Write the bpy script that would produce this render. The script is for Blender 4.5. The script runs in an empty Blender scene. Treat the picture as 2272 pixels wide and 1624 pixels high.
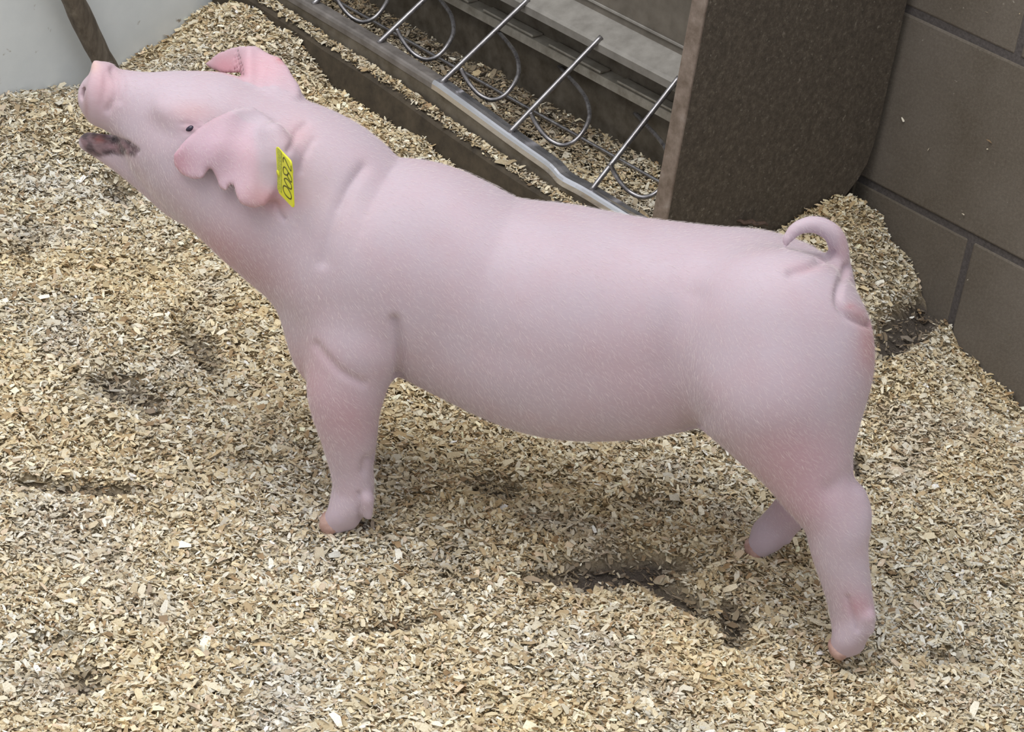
import bpy, bmesh, math, random
import numpy as np
from mathutils import Vector, Matrix, Quaternion

random.seed(7)
rng = np.random.default_rng(11)
scn = bpy.context.scene
COL = scn.collection

# ------------------------------------------------------------------ camera
PW, PH, FPX = 2272.0, 1624.0, 5600.0
PITCH, ROLL, DIST = math.radians(28.0), math.radians(9.0), 2.2
TARGET = np.array([0.0, 0.0, 0.163])
FWD = np.array([0.0, math.cos(PITCH), -math.sin(PITCH)])
UP0 = np.array([0.0, math.sin(PITCH), math.cos(PITCH)])
XR = np.array([1.0, 0.0, 0.0])
CR = math.cos(ROLL) * XR + math.sin(ROLL) * UP0
CU = -math.sin(ROLL) * XR + math.cos(ROLL) * UP0
CPOS = TARGET - DIST * FWD

cam_data = bpy.data.cameras.new('camera')
cam_data.sensor_width = 36.0
cam_data.sensor_fit = 'HORIZONTAL'
cam_data.lens = FPX / PW * 36.0
cam_data.clip_start = 0.05
cam = bpy.data.objects.new('camera', cam_data)
COL.objects.link(cam)
m3 = Matrix(((CR[0], CU[0], -FWD[0]), (CR[1], CU[1], -FWD[1]), (CR[2], CU[2], -FWD[2])))
cam.matrix_world = Matrix.Translation(Vector(CPOS)) @ m3.to_4x4()
scn.camera = cam

# ------------------------------------------------------------------ light
world = bpy.data.worlds.new('barn_light')
scn.world = world
world.use_nodes = True
bg = world.node_tree.nodes['Background']
bg.inputs['Color'].default_value = (0.93, 0.96, 1.0, 1)
bg.inputs['Strength'].default_value = 0.74

def area_light(name, loc, target, sx, sy, power, color):
    ld = bpy.data.lights.new(name, 'AREA')
    ld.shape = 'RECTANGLE'
    ld.size, ld.size_y = sx, sy
    ld.energy = power
    ld.color = color
    o = bpy.data.objects.new(name, ld)
    COL.objects.link(o)
    o.location = loc
    o.rotation_euler = (Vector(target) - Vector(loc)).to_track_quat('-Z', 'Y').to_euler()
    return o

area_light('skylight_offscreen', (-0.9, -0.6, 3.2), (0, 0.1, 0), 2.4, 2.4, 72, (1.0, 0.985, 0.96))

scn.view_settings.view_transform = 'Standard'
scn.view_settings.look = 'None'
scn.view_settings.gamma = 1.0
scn.view_settings.use_curve_mapping = False
scn.view_settings.exposure = 0.2

# ------------------------------------------------------------------ measuring helpers
def pixray(u, v):
    d = FWD * FPX + CR * (u - PW / 2) - CU * (v - PH / 2)
    return d / np.linalg.norm(d)

def on_plane(u, v, p0, n):
    d = pixray(u, v)
    t = np.dot(np.asarray(p0) - CPOS, n) / np.dot(d, n)
    return CPOS + d * t

def on_z(u, v, z):
    return on_plane(u, v, (0, 0, z), np.array([0, 0, 1.0]))

def project(P):
    Q = P - CPOS
    w = Q @ FWD
    return PW / 2 + FPX * (Q @ CR) / w, PH / 2 - FPX * (Q @ CU) / w

# pen axes: along the feeder wall (towards the viewer's right) and out from it
WA = math.radians(44.0); WD = np.array([math.cos(WA), -math.sin(WA), 0.0])
WN = np.array([WD[1], -WD[0], 0.0])          # out of the wall, into the pen
ZV = np.array([0, 0, 1.0])
W0 = on_z(1865, 440, 0.090)                  # foot of the wall where the feeder end stands

def pen(s, q, z):
    return W0 + WD * s + WN * q + ZV * z - ZV * W0[2]

def to_pen(P):
    d = np.asarray(P) - W0
    return d @ WD, d @ WN, np.asarray(P)[..., 2]

def on_q(u, v, q):
    return on_plane(u, v, W0 + WN * q, WN)

def on_s(u, v, s):
    return on_plane(u, v, W0 + WD * s, WD)

S_LEFT = to_pen(on_z(500, 10, 0.06))[0]

# ------------------------------------------------------------------ object helpers
def put(name, me, mat=None, parent=None):
    o = bpy.data.objects.new(name, me)
    COL.objects.link(o)
    if mat is not None:
        me.materials.append(mat)
    if parent is not None:
        o.parent = parent
    return o

def tag(o, label=None, cat=None, group=None, kind=None):
    if label: o['label'] = label
    if cat: o['category'] = cat
    if group: o['group'] = group
    if kind: o['kind'] = kind
    return o

def mesh_from(name, verts, faces, smooth=False):
    me = bpy.data.meshes.new(name)
    me.from_pydata([tuple(map(float, v)) for v in verts], [], faces)
    me.update()
    if smooth:
        for p in me.polygons: p.use_smooth = True
    return me

def bm_mesh(name, bm, smooth=False):
    me = bpy.data.meshes.new(name)
    bmesh.ops.recalc_face_normals(bm, faces=bm.faces)
    bm.to_mesh(me); bm.free()
    if smooth:
        for p in me.polygons: p.use_smooth = True
    return me

def prism_bm(outline, depth_vec, bevel=0.0, seg=2, bm=None):
    """closed outline of 3-D points swept along depth_vec"""
    bm = bm or bmesh.new()
    a = [bm.verts.new(Vector(p)) for p in outline]
    b = [bm.verts.new(Vector(np.asarray(p) + depth_vec)) for p in outline]
    n = len(a)
    fs = [bm.faces.new(a), bm.faces.new(b[::-1])]
    for i in range(n):
        fs.append(bm.faces.new((a[i], b[i], b[(i + 1) % n], a[(i + 1) % n])))
    if bevel > 0:
        bmesh.ops.recalc_face_normals(bm, faces=bm.faces)
        es = set(e for f in fs for e in f.edges)
        bmesh.ops.bevel(bm, geom=list(es), offset=bevel, segments=seg, affect='EDGES', profile=0.5)
    return bm

def box_bm(o, ax, ay, az, bevel=0.0, seg=2):
    o, ax, ay, az = map(np.asarray, (o, ax, ay, az))
    return prism_bm([o, o + ax, o + ax + ay, o + ay], az, bevel, seg)

def catmull(P, per=8):
    P = np.asarray(P, float)
    out = []
    n = len(P)
    for i in range(n - 1):
        p0, p1, p2, p3 = P[max(i - 1, 0)], P[i], P[i + 1], P[min(i + 2, n - 1)]
        for k in range(per):
            t = k / per
            out.append(0.5 * ((2 * p1) + (-p0 + p2) * t + (2 * p0 - 5 * p1 + 4 * p2 - p3) * t * t
                              + (-p0 + 3 * p1 - 3 * p2 + p3) * t ** 3))
    out.append(P[-1])
    return np.array(out)

def tube_mesh(name, pts, rad, seg=10):
    pts = np.asarray(pts, float)
    n = len(pts)
    rad = np.full(n, rad) if np.isscalar(rad) else np.asarray(rad)
    verts, faces = [], []
    T = np.gradient(pts, axis=0)
    T /= np.linalg.norm(T, axis=1)[:, None]
    ref = np.array([0, 0, 1.0]) if abs(T[0][2]) < 0.9 else np.array([1.0, 0, 0])
    u = np.cross(T[0], ref); u /= np.linalg.norm(u)
    for i in range(n):
        u = u - T[i] * np.dot(u, T[i]); u /= np.linalg.norm(u)
        w = np.cross(T[i], u)
        for k in range(seg):
            a = 2 * math.pi * k / seg
            verts.append(pts[i] + rad[i] * (math.cos(a) * u + math.sin(a) * w))
    for i in range(n - 1):
        for k in range(seg):
            a, b = i * seg + k, i * seg + (k + 1) % seg
            faces.append((a, b, b + seg, a + seg))
    faces.append(tuple(range(seg))[::-1])
    faces.append(tuple(range((n - 1) * seg, n * seg)))
    return mesh_from(name, verts, faces, True)

# ------------------------------------------------------------------ materials
def srgb(r, g, b):
    f = lambda c: (c / 255 / 12.92) if c / 255 <= 0.04045 else ((c / 255 + 0.055) / 1.055) ** 2.4
    return (f(r), f(g), f(b), 1.0)

class Mat:
    def __init__(self, name):
        self.m = bpy.data.materials.new(name); self.m.use_nodes = True
        self.nt = self.m.node_tree; self.N = self.nt.nodes; self.L = self.nt.links
        self.b = self.N['Principled BSDF']
    def node(self, t, **kw):
        n = self.N.new(t)
        for k, v in kw.items():
            if k in n.inputs: n.inputs[k].default_value = v
            else: setattr(n, k, v)
        return n
    def link(self, a, b): self.L.new(a, b)
    def coords(self):
        return self.node('ShaderNodeTexCoord').outputs['Object']
    def noise(self, scale, detail=6.0, rough=0.6, vec=None, dist=0.0):
        n = self.node('ShaderNodeTexNoise', Scale=scale, Detail=detail, Roughness=rough, Distortion=dist)
        self.link(vec if vec is not None else self.coords(), n.inputs['Vector'])
        return n.outputs['Fac']
    def ramp(self, fac, stops):
        r = self.node('ShaderNodeValToRGB')
        el = r.color_ramp.elements
        while len(el) < len(stops): el.new(0.5)
        for e, (p, c) in zip(el, stops):
            e.position = p; e.color = c
        self.link(fac, r.inputs['Fac'])
        return r.outputs['Color']
    def mix(self, fac, a, b, mode='MIX'):
        n = self.node('ShaderNodeMix'); n.data_type = 'RGBA'; n.blend_type = mode
        for s, v in ((0, fac), (6, a), (7, b)):
            if hasattr(v, 'is_linked'): self.link(v, n.inputs[s])
            else: n.inputs[s].default_value = v
        return n.outputs[2]
    def bump(self, h, strength, dist=0.001, prev=None):
        n = self.node('ShaderNodeBump', Strength=strength, Distance=dist)
        self.link(h, n.inputs['Height'])
        if prev is not None: self.link(prev, n.inputs['Normal'])
        self.link(n.outputs['Normal'], self.b.inputs['Normal'])
        return n.outputs['Normal']
    def set(self, **kw):
        for k, v in kw.items():
            k = k.replace('_', ' ')
            if hasattr(v, 'is_linked'): self.link(v, self.b.inputs[k])
            else: self.b.inputs[k].default_value = v
        return self

g1 = lambda v: (v, v, v, 1)

M = {}
# grey-brown barn concrete block
m = Mat('block_concrete')
fine = m.noise(300, 6, 0.85)
big = m.noise(9, 5, 0.6)
c = m.ramp(fine, [(0.25, srgb(78, 70, 60)), (0.5, srgb(108, 99, 87)), (0.75, srgb(142, 132, 120))])
c = m.mix(0.42, c, m.ramp(big, [(0.3, srgb(80, 71, 60)), (0.7, srgb(124, 117, 110))]))
spk = m.ramp(m.noise(150, 2, 0.5), [(0.72, g1(0)), (0.78, g1(0.8))])
c = m.mix(spk, c, srgb(176, 168, 156))
m.set(Base_Color=c, Roughness=0.9)
m.bump(fine, 0.5, 0.0012)
M['block'] = m.m

m = Mat('mortar')
c = m.ramp(m.noise(300, 4, 0.7), [(0.3, srgb(70, 65, 63)), (0.7, srgb(98, 92, 90))])
m.set(Base_Color=c, Roughness=0.95)
M['mortar'] = m.m

m = Mat('white_panel')
c = m.ramp(m.noise(14, 5, 0.6), [(0.3, srgb(216, 222, 226)), (0.7, srgb(230, 235, 238))])
sp = m.ramp(m.noise(70, 3, 0.5), [(0.70, g1(0)), (0.78, g1(1))])
c = m.mix(sp, c, srgb(150, 140, 130))
m.set(Base_Color=c, Roughness=0.6)
M['white'] = m.m

m = Mat('bare_floor')
c = m.ramp(m.noise(60, 6, 0.7), [(0.3, srgb(72, 65, 58)), (0.7, srgb(112, 104, 94))])
m.set(Base_Color=c, Roughness=0.9)
M['floor'] = m.m

m = Mat('dusty_divider')
fine = m.noise(150, 8, 0.85)
spk = m.ramp(m.noise(210, 3, 0.6), [(0.62, g1(0)), (0.74, g1(1))])
c = m.ramp(fine, [(0.3, srgb(50, 44, 37)), (0.52, srgb(84, 75, 65)), (0.78, srgb(132, 122, 108))])
c = m.mix(spk, c, srgb(128, 120, 108))
m.set(Base_Color=c, Roughness=0.75)
m.bump(fine, 0.25, 0.0008)
M['divider'] = m.m

m = Mat('divider_rim')
n1 = m.noise(60, 5, 0.7)
c = m.ramp(n1, [(0.3, srgb(98, 84, 72)), (0.6, srgb(138, 124, 114)), (0.8, srgb(160, 150, 142))])
m.set(Base_Color=c, Roughness=0.55, Metallic=0.2)
M['rim'] = m.m

def steel(name, lo, hi, rough, metal, sc=40):
    m = Mat(name)
    n = m.noise(sc, 6, 0.65)
    c = m.ramp(n, [(0.3, lo), (0.7, hi)])
    m.set(Base_Color=c, Metallic=metal, Roughness=m.ramp(m.noise(sc * 2, 4, 0.6), [(0.3, g1(rough - 0.08)), (0.7, g1(rough + 0.14))]))
    m.bump(n, 0.02, 0.001)
    return m.m
M['steel_dirty'] = steel('steel_dirty', srgb(84, 76, 64), srgb(128, 120, 108), 0.5, 0.35)
M['steel_lip'] = steel('steel_lip', srgb(206, 206, 212), srgb(226, 226, 232), 0.20, 0.9, 14)
M['steel_lipdust'] = steel('steel_lipdust', srgb(104, 98, 94), srgb(140, 134, 130), 0.5, 0.4)
M['steel_rod'] = steel('steel_rod', srgb(120, 116, 118), srgb(166, 164, 166), 0.30, 0.8, 90)
M['steel_shelf'] = steel('steel_shelf', srgb(122, 118, 112), srgb(152, 148, 142), 0.55, 0.25)  # paler than the trough: settled dust, plus light from above put into the colour
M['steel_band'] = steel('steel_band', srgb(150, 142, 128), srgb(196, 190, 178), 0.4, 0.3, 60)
M['steel_hopper'] = steel('steel_hopper', srgb(92, 86, 78), srgb(120, 113, 104), 0.5, 0.25)

m = Mat('kerb_wood')
c = m.ramp(m.noise(40, 6, 0.7), [(0.3, srgb(50, 43, 34)), (0.7, srgb(84, 74, 60))])
m.set(Base_Color=c, Roughness=0.9)
M['kerb'] = m.m

m = Mat('pole_wood')
v = m.node('ShaderNodeMapping'); m.link(m.coords(), v.inputs['Vector']); v.inputs['Scale'].default_value = (1, 1, 0.18)
c = m.ramp(m.noise(120, 6, 0.7, v.outputs['Vector']), [(0.25, srgb(66, 58, 50)), (0.55, srgb(104, 95, 85)), (0.8, srgb(140, 131, 120))])
m.set(Base_Color=c, Roughness=0.75)
m.bump(m.noise(160, 5, 0.7), 0.4, 0.001)
M['pole'] = m.m

m = Mat('wood_shavings')
at = m.node('ShaderNodeAttribute', attribute_name='tint')
c = m.mix(m.ramp(m.noise(900, 2, 0.5), [(0.3, g1(0.0)), (0.7, g1(0.35))]), at.outputs['Color'], srgb(150, 118, 82))
m.set(Base_Color=c, Roughness=0.75)
M['flake'] = m.m

m = Mat('bedding_ground')
at = m.node('ShaderNodeAttribute', attribute_name='bare')
f1 = m.noise(340, 4, 0.7); f2 = m.noise(700, 3, 0.6)
c = m.ramp(f1, [(0.28, srgb(134, 114, 86)), (0.5, srgb(184, 166, 134)), (0.72, srgb(214, 202, 174))])
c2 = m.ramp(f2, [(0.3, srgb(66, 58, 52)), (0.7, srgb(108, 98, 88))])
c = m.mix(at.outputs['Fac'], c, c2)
m.set(Base_Color=c, Roughness=0.9)
m.bump(f1, 0.8, 0.004)
M['bedding'] = m.m

m = Mat('pig_skin')
at = m.node('ShaderNodeAttribute', attribute_name='skin')
mot = m.noise(28, 5, 0.6)
c = m.mix(m.ramp(mot, [(0.4, g1(0.0)), (0.75, g1(0.22))]), at.outputs['Color'], srgb(188, 146, 152))
vm = m.node('ShaderNodeMapping'); m.link(m.coords(), vm.inputs['Vector']); vm.inputs['Scale'].default_value = (0.25, 1, 1)
hairn = m.noise(900, 2, 0.5, vm.outputs['Vector'])
c = m.mix(m.ramp(hairn, [(0.45, g1(0.0)), (0.75, g1(0.07))]), c, srgb(240, 232, 228))
m.set(Base_Color=c, Roughness=0.58, Subsurface_Weight=0.12, Subsurface_Scale=0.006, Sheen_Weight=0.15, Sheen_Roughness=0.4)
m.b.inputs['Subsurface Radius'].default_value = (1.0, 0.45, 0.35)
m.b.inputs['Specular IOR Level'].default_value = 0.3
m.b.inputs['Sheen Tint'].default_value = (1, 0.97, 0.96, 1)
m.bump(hairn, 0.05, 0.0008)
M['skin'] = m.m

m = Mat('hoof_horn')
c = m.ramp(m.noise(150, 4, 0.6), [(0.3, srgb(158, 120, 110)), (0.7, srgb(190, 158, 148))])
m.set(Base_Color=c, Roughness=0.55)
M['hoof'] = m.m
m = Mat('eye_dark'); m.set(Base_Color=srgb(46, 38, 56), Roughness=0.15); M['eye'] = m.m
m = Mat('tag_yellow')
n = m.noise(60, 3, 0.5)
m.set(Base_Color=m.ramp(n, [(0.3, srgb(214, 214, 40)), (0.7, srgb(226, 226, 52))]), Roughness=0.45); M['tag'] = m.m
m = Mat('tag_print')
m.set(Base_Color=m.ramp(m.noise(900, 2, 0.5), [(0.42, srgb(204, 206, 44)), (0.6, srgb(150, 164, 52))]), Roughness=0.5); M['tagprint'] = m.m
m = Mat('marker_ink'); m.set(Base_Color=srgb(62, 62, 22), Roughness=0.6); M['ink'] = m.m

# ------------------------------------------------------------------ pen structure
S_LEFT = to_pen(on_z(500, 10, 0.08))[0]      # white panel closes the pen here
S_PANEL0, S_PANEL1 = 0.021, 0.039            # feeder end panel
FLOOR_Z = -0.075

# floor slab
bm = box_bm((-2.2, -2.2, FLOOR_Z - 0.06), (4.4, 0, 0), (0, 4.0, 0), (0, 0, 0.06))
tag(put('floor', bm_mesh('floor', bm), M['floor']), kind='structure')

# block wall: recessed mortar core, every block a piece of its own
Z_JOINT, COURSE, HEAD = 0.122, 0.2035, 0.179
core = box_bm(pen(-1.2, -0.15, FLOOR_Z), WD * 2.3, WN * 0.1475, ZV * 1.25)
wall_back = tag(put('wall_back', bm_mesh('wall_back', core), M['mortar']), kind='structure')
BL, BH, JT = 0.4, COURSE, 0.0085
def block_mesh(L, h, name='block'):
    bm = bmesh.new()
    nx, nz = 10, 5
    # face with a slightly worn, uneven edge
    bm2 = box_bm((0, 0, 0), (L - JT, 0, 0), (0, 0.14, 0), (0, 0, h - JT), 0.0022, 2)
    return bm_mesh(name, bm2, False)
full = block_mesh(BL, BH)
full.materials.append(M['block'])
wrot = math.atan2(WD[1], WD[0])
rows = []
for k in range(-1, 5):
    z0 = Z_JOINT + (k) * COURSE + JT / 2
    off = HEAD if k % 2 else HEAD - BL / 2
    for j in range(-3, 3):
        s0 = off + j * BL + JT / 2
        if s0 < -1.0 or s0 > 0.95: continue
        rows.append((s0, z0))
for s0, z0 in rows:
    o = bpy.data.objects.new('block', full)
    COL.objects.link(o)
    o.parent = wall_back
    dz = random.uniform(-0.0012, 0.0012)
    # face stands 0 .. 1.5 mm proud or shy of the wall line
    p = pen(s0, -0.14 + random.uniform(-0.0014, 0.0004), z0)
    o.matrix_world = Matrix.Translation(Vector(p)) @ Matrix(((WD[0], WN[0], 0), (WD[1], WN[1], 0), (0, 0, 1))).to_4x4()

# white panel
bm = box_bm(pen(S_LEFT - 0.02, 0.005, FLOOR_Z), WD * 0.02, WN * 1.5, ZV * 1.0, 0.002)
tag(put('wall_left', bm_mesh('wall_left', bm), M['white']), kind='structure')

# ------------------------------------------------------------------ pole in front of the white panel
pa = on_s(163, 0, S_LEFT + 0.030); pb = on_s(233, 145, S_LEFT + 0.030)
ax = (pa - pb) / np.linalg.norm(pa - pb)
p_lo, p_hi = pb - ax * 0.05, pb + ax * 0.62
n = 40
pts = [p_lo + (p_hi - p_lo) * i / n for i in range(n + 1)]
pts = [p + 0.0012 * np.array([math.sin(i * .7), math.cos(i * .9), 0]) for i, p in enumerate(pts)]
rad = [0.0134 + 0.0006 * math.sin(i * 1.1) + 0.0004 * math.sin(i * 2.7) for i in range(n + 1)]
tag(put('pole', tube_mesh('pole', pts, rad, 18), M['pole']),
    'weathered grey-brown round pole leaning along the white panel', 'pole')

# ------------------------------------------------------------------ stainless feeder along the block wall
feeder = bpy.data.objects.new('hog_feeder', None); COL.objects.link(feeder)
feeder.location = Vector(pen(-0.35, 0.15, FLOOR_Z))
bpy.context.view_layer.update()
tag(feeder, 'long dusty steel pig feeder with rod-divided trough and concrete-grey end panel', 'feeder')
FI = np.array(feeder.location)
def fput(name, me, mat, parent=feeder):
    o = put(name, me, mat)
    o.parent = feeder if parent is None else parent
    o.matrix_parent_inverse = Matrix.Translation(-Vector(FI))
    return o

S0, S1 = S_LEFT + 0.006, S_PANEL0
def strip_mesh(name, prof, s_list, thick=None, smooth=False):
    """profile (q,z) list may be a function of s"""
    verts, faces = [], []
    k = None
    for s in s_list:
        pr = prof(s) if callable(prof) else prof
        k = len(pr)
        verts += [pen(s, q, z) for q, z in pr]
    for i in range(len(s_list) - 1):
        for j in range(k):
            a, b = i * k + j, i * k + (j + 1) % k
            faces.append((a, b, b + k, a + k))
    faces.append(tuple(range(k)))
    faces.append(tuple(range((len(s_list) - 1) * k, len(s_list) * k))[::-1])
    me = mesh_from(name, verts, faces, smooth)
    bm = bmesh.new(); bm.from_mesh(me); bmesh.ops.recalc_face_normals(bm, faces=bm.faces); bm.to_mesh(me); bm.free()
    return me

def lip_z(s):
    return float(np.interp(s, [-0.76, -0.62, -0.488, -0.362, -0.31, -0.241, -0.208, -0.165, -0.152, -0.14, -0.055, 0.03],
                           [0.140, 0.138, 0.136, 0.131, 0.126, 0.119, 0.116, 0.113, 0.1095, 0.1085, 0.106, 0.104]))
def lip_q(s):   # the dented stretch bulges outwards a little
    return 0.29 + 0.004 * math.exp(-((s + 0.15) / 0.02) ** 2)
SS = list(np.linspace(S0, S1, 90))
# trough front sheet with its folded lip
def front_prof(s):
    z, q = lip_z(s), lip_q(s)
    return [(q + 0.004, 0.070), (q + 0.001, z - 0.014), (q + 0.001, z - 0.003), (q - 0.002, z), (q - 0.012, z + 0.001),
            (q - 0.0135, z - 0.002), (q - 0.0125, z - 0.006), (q - 0.0035, z - 0.010), (q - 0.006, z - 0.02), (q - 0.012, 0.070)]
front = fput('trough_front', strip_mesh('trough_front', front_prof, SS), M['steel_dirty'])
def lip_prof(s):
    z, q = lip_z(s), lip_q(s)
    return [(q + 0.0022, z - 0.008), (q + 0.0022, z - 0.002), (q + 0.0010, z + 0.0010), (q - 0.0015, z + 0.0022), (q - 0.008, z + 0.0024), (q - 0.0165, z + 0.0020),
            (q - 0.0180, z - 0.003), (q - 0.0172, z - 0.0035), (q - 0.0158, z + 0.0006), (q - 0.008, z + 0.0010), (q - 0.0005, z - 0.0002), (q + 0.001, z - 0.003), (q + 0.001, z - 0.008)]
S_WORN = -0.372
fput('trough_lip', strip_mesh('trough_lip', lip_prof, [S0] + [q_ for q_ in SS if S0 < q_ < S_WORN] + [S_WORN]), M['steel_lipdust'])
wl_ = fput('trough_lip', strip_mesh('trough_lip', lip_prof, [S_WORN] + [q_ for q_ in SS if q_ > S_WORN]), M['steel_lip'])
wl_['label'] = 'lip stretch rubbed bright'
# trough pan
fput('trough_pan', strip_mesh('trough_pan', [(0.284, 0.11), (0.272, 0.082), (0.24, 0.070), (0.15, 0.070), (0.125, 0.082),
     (0.119, 0.082), (0.145, 0.064), (0.24, 0.064), (0.278, 0.076), (0.288, 0.105)], [S0, S1]), M['steel_dirty'])
# back plate, adjusting flange, shelf, hopper
fput('back_plate', strip_mesh('back_plate', [(0.122, 0.075), (0.122, 0.235), (0.118, 0.235), (0.118, 0.075)], [S0, S1]), M['steel_dirty'])
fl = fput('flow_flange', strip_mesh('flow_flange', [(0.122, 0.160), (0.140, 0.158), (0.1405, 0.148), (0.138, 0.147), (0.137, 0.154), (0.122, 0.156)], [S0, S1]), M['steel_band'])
for s in np.arange(S0 + 0.06, S1 - 0.03, 0.115):
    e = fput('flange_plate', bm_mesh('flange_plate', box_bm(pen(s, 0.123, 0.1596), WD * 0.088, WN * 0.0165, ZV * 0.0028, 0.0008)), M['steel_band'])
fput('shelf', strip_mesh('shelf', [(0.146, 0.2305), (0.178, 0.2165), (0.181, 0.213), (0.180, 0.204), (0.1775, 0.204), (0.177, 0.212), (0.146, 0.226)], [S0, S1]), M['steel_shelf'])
fput('hopper_front', strip_mesh('hopper_front', [(0.148, 0.222), (0.146, 0.235), (0.150, 0.70), (0.146, 0.70), (0.143, 0.235), (0.143, 0.222)], [S0, S1]), M['steel_hopper'])
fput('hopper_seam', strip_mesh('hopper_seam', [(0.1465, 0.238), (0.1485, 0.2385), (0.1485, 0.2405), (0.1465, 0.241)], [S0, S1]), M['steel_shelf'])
fput('hopper_back', strip_mesh('hopper_back', [(0.010, 0.10), (0.010, 0.70), (0.006, 0.70), (0.006, 0.10)], [S0, S1]), M['steel_dirty'])
# sill the trough stands on
def sill_z(s):
    return np.interp(s, [-0.76, -0.679, -0.612, -0.534, -0.456, -0.396, -0.332, -0.2, 0.03], [0.122, 0.120, 0.117, 0.112, 0.110, 0.106, 0.100, 0.092, 0.088])
def sill_prof(s):
    z = float(sill_z(s))
    return [(0.315, FLOOR_Z), (0.315, z - 0.003), (0.312, z), (0.282, z + 0.001), (0.13, 0.060), (0.13, FLOOR_Z)]
fput('sill', strip_mesh('sill', sill_prof, list(np.linspace(S0, S1, 30))), M['kerb'])
# end panel with a rounded back corner and a bright folded front edge
arc = [(0.012, 0.62), (0.012, 0.20), (0.0135, 0.175), (0.018, 0.152), (0.028, 0.135), (0.045, 0.118), (0.07, 0.106), (0.10, 0.09), (0.14, 0.06), (0.328, 0.06), (0.328, 0.62)]
bm = prism_bm([pen(S_PANEL0, q, z) for q, z in arc], WD * (S_PANEL1 - S_PANEL0), 0.0015, 2)
fput('end_panel', bm_mesh('end_panel', bm), M['divider'])
bm = box_bm(pen(S_PANEL0 - 0.001, 0.3275, 0.06), WD * (S_PANEL1 - S_PANEL0 + 0.0015), WN * 0.0035, ZV * 0.56, 0.0012)
fput('panel_edge', bm_mesh('panel_edge', bm), M['rim'])
# straight divider rods
for st, sb in ((-0.357, -0.364), (-0.236, -0.245), (-0.113, -0.111), (-0.474, -0.477), (-0.594, -0.60), (-0.712, -0.718)):
    a = pen(sb, 0.283, lip_z(sb) + 0.0035); b = pen(st, 0.1795, 0.2165)
    d = (b - a) / np.linalg.norm(b - a)
    r = fput('divider_rod', tube_mesh('divider_rod', [a - d * 0.004, a, a + (b - a) * .5, b, b + d * 0.005], 0.0030, 12), M['steel_rod'])
# looped rods that hang into the trough
LOOP = [(1177, 250, .263), (1188, 272, .260), (1203, 294, .257), (1222, 312, .253), (1248, 322, .248), (1275, 313, .240), (1297, 287, .226), (1308, 256, .208), (1301, 221, .186), (1284, 195, .164), (1262, 170, .142), (1240, 146, .119)]
LOOP = [to_pen(on_q(a_, b_, q_)) for a_, b_, q_ in LOOP]
for ds, dz in ((0.0, 0.0), (0.129, -0.007), (-0.119, 0.006), (-0.234, 0.010), (-0.352, 0.012)):
    fput('loop_rod', tube_mesh('loop_rod', catmull([pen(a_ + ds, q_, max(z_ + dz, 0.084)) for a_, q_, z_ in LOOP], 6), 0.0026, 10), M['steel_rod'])
fput('floor_rod', tube_mesh('floor_rod', [pen(s, 0.170, 0.0925) for s in np.linspace(S0, S1, 12)], 0.0022, 8), M['steel_rod'])

# ------------------------------------------------------------------ bedding
def value_noise(x, y, scale, seed):
    r = np.random.default_rng(seed)
    G = r.random((64, 64))
    fx, fy = x / scale + 1000.3, y / scale + 1000.7
    ix, iy = np.floor(fx).astype(int), np.floor(fy).astype(int)
    tx, ty = fx - ix, fy - iy
    tx, ty = tx * tx * (3 - 2 * tx), ty * ty * (3 - 2 * ty)
    g = lambda a, b: G[a % 64, b % 64]
    return ((g(ix, iy) * (1 - tx) + g(ix + 1, iy) * tx) * (1 - ty) + (g(ix, iy + 1) * (1 - tx) + g(ix + 1, iy + 1) * tx) * ty)

CTRL = []
for uv in ((1865, 438), (1920, 500), (1980, 570), (2080, 690), (2150, 790), (2210, 855), (2272, 915)):
    CTRL.append(on_q(*uv, 0.0))
CTRL += [pen(0.42, 0, -0.045), pen(0.6, 0, -0.045)]
for uv in ((0, 205), (100, 197), (190, 190), (265, 145), (320, 115), (380, 85), (440, 48), (500, 10)):
    CTRL.append(on_s(*uv, S_LEFT))
CTRL += [pen(S_LEFT, 0.75, 0.015), pen(S_LEFT, 0.95, 0.01)]
for uv in ((640, 73), (668, 112), (703, 154), (743, 190), (783, 218), (824, 249), (875, 282), (926, 312), (1009, 374)):
    CTRL.append(on_q(*uv, 0.318))
CTRL += [pen(-0.74, 0.33, 0.105), pen(-0.70, 0.325, 0.112), pen(-0.655, 0.32, 0.110), pen(-0.61, 0.32, 0.102), on_s(1668, 497, S_PANEL1 + 0.012) - ZV * 0.004]
CTRL += [pen(-0.16, 0.32, 0.062), pen(-0.05, 0.32, 0.06), pen(0.052, 0.012, 0.100), pen(0.045, 0.03, 0.118), pen(0.045, 0.05, 0.126), pen(0.045, 0.075, 0.122), pen(0.045, 0.10, 0.114), pen(0.075, 0.04, 0.09), pen(0.05, 0.17, 0.104), pen(0.05, 0.25, 0.075), pen(0.05, 0.32, 0.062)]
CTRL = np.array(CTRL)
zero = []
for x in np.arange(-1.2, 1.2, 0.08):
    for y in np.arange(-1.2, 1.2, 0.08):
        p = np.array([x, y, 0.0])
        if np.min(np.linalg.norm(CTRL[:, :2] - p[:2], axis=1)) > 0.20: zero.append(p)
CTRL = np.vstack([CTRL, np.array(zero)])

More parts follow.
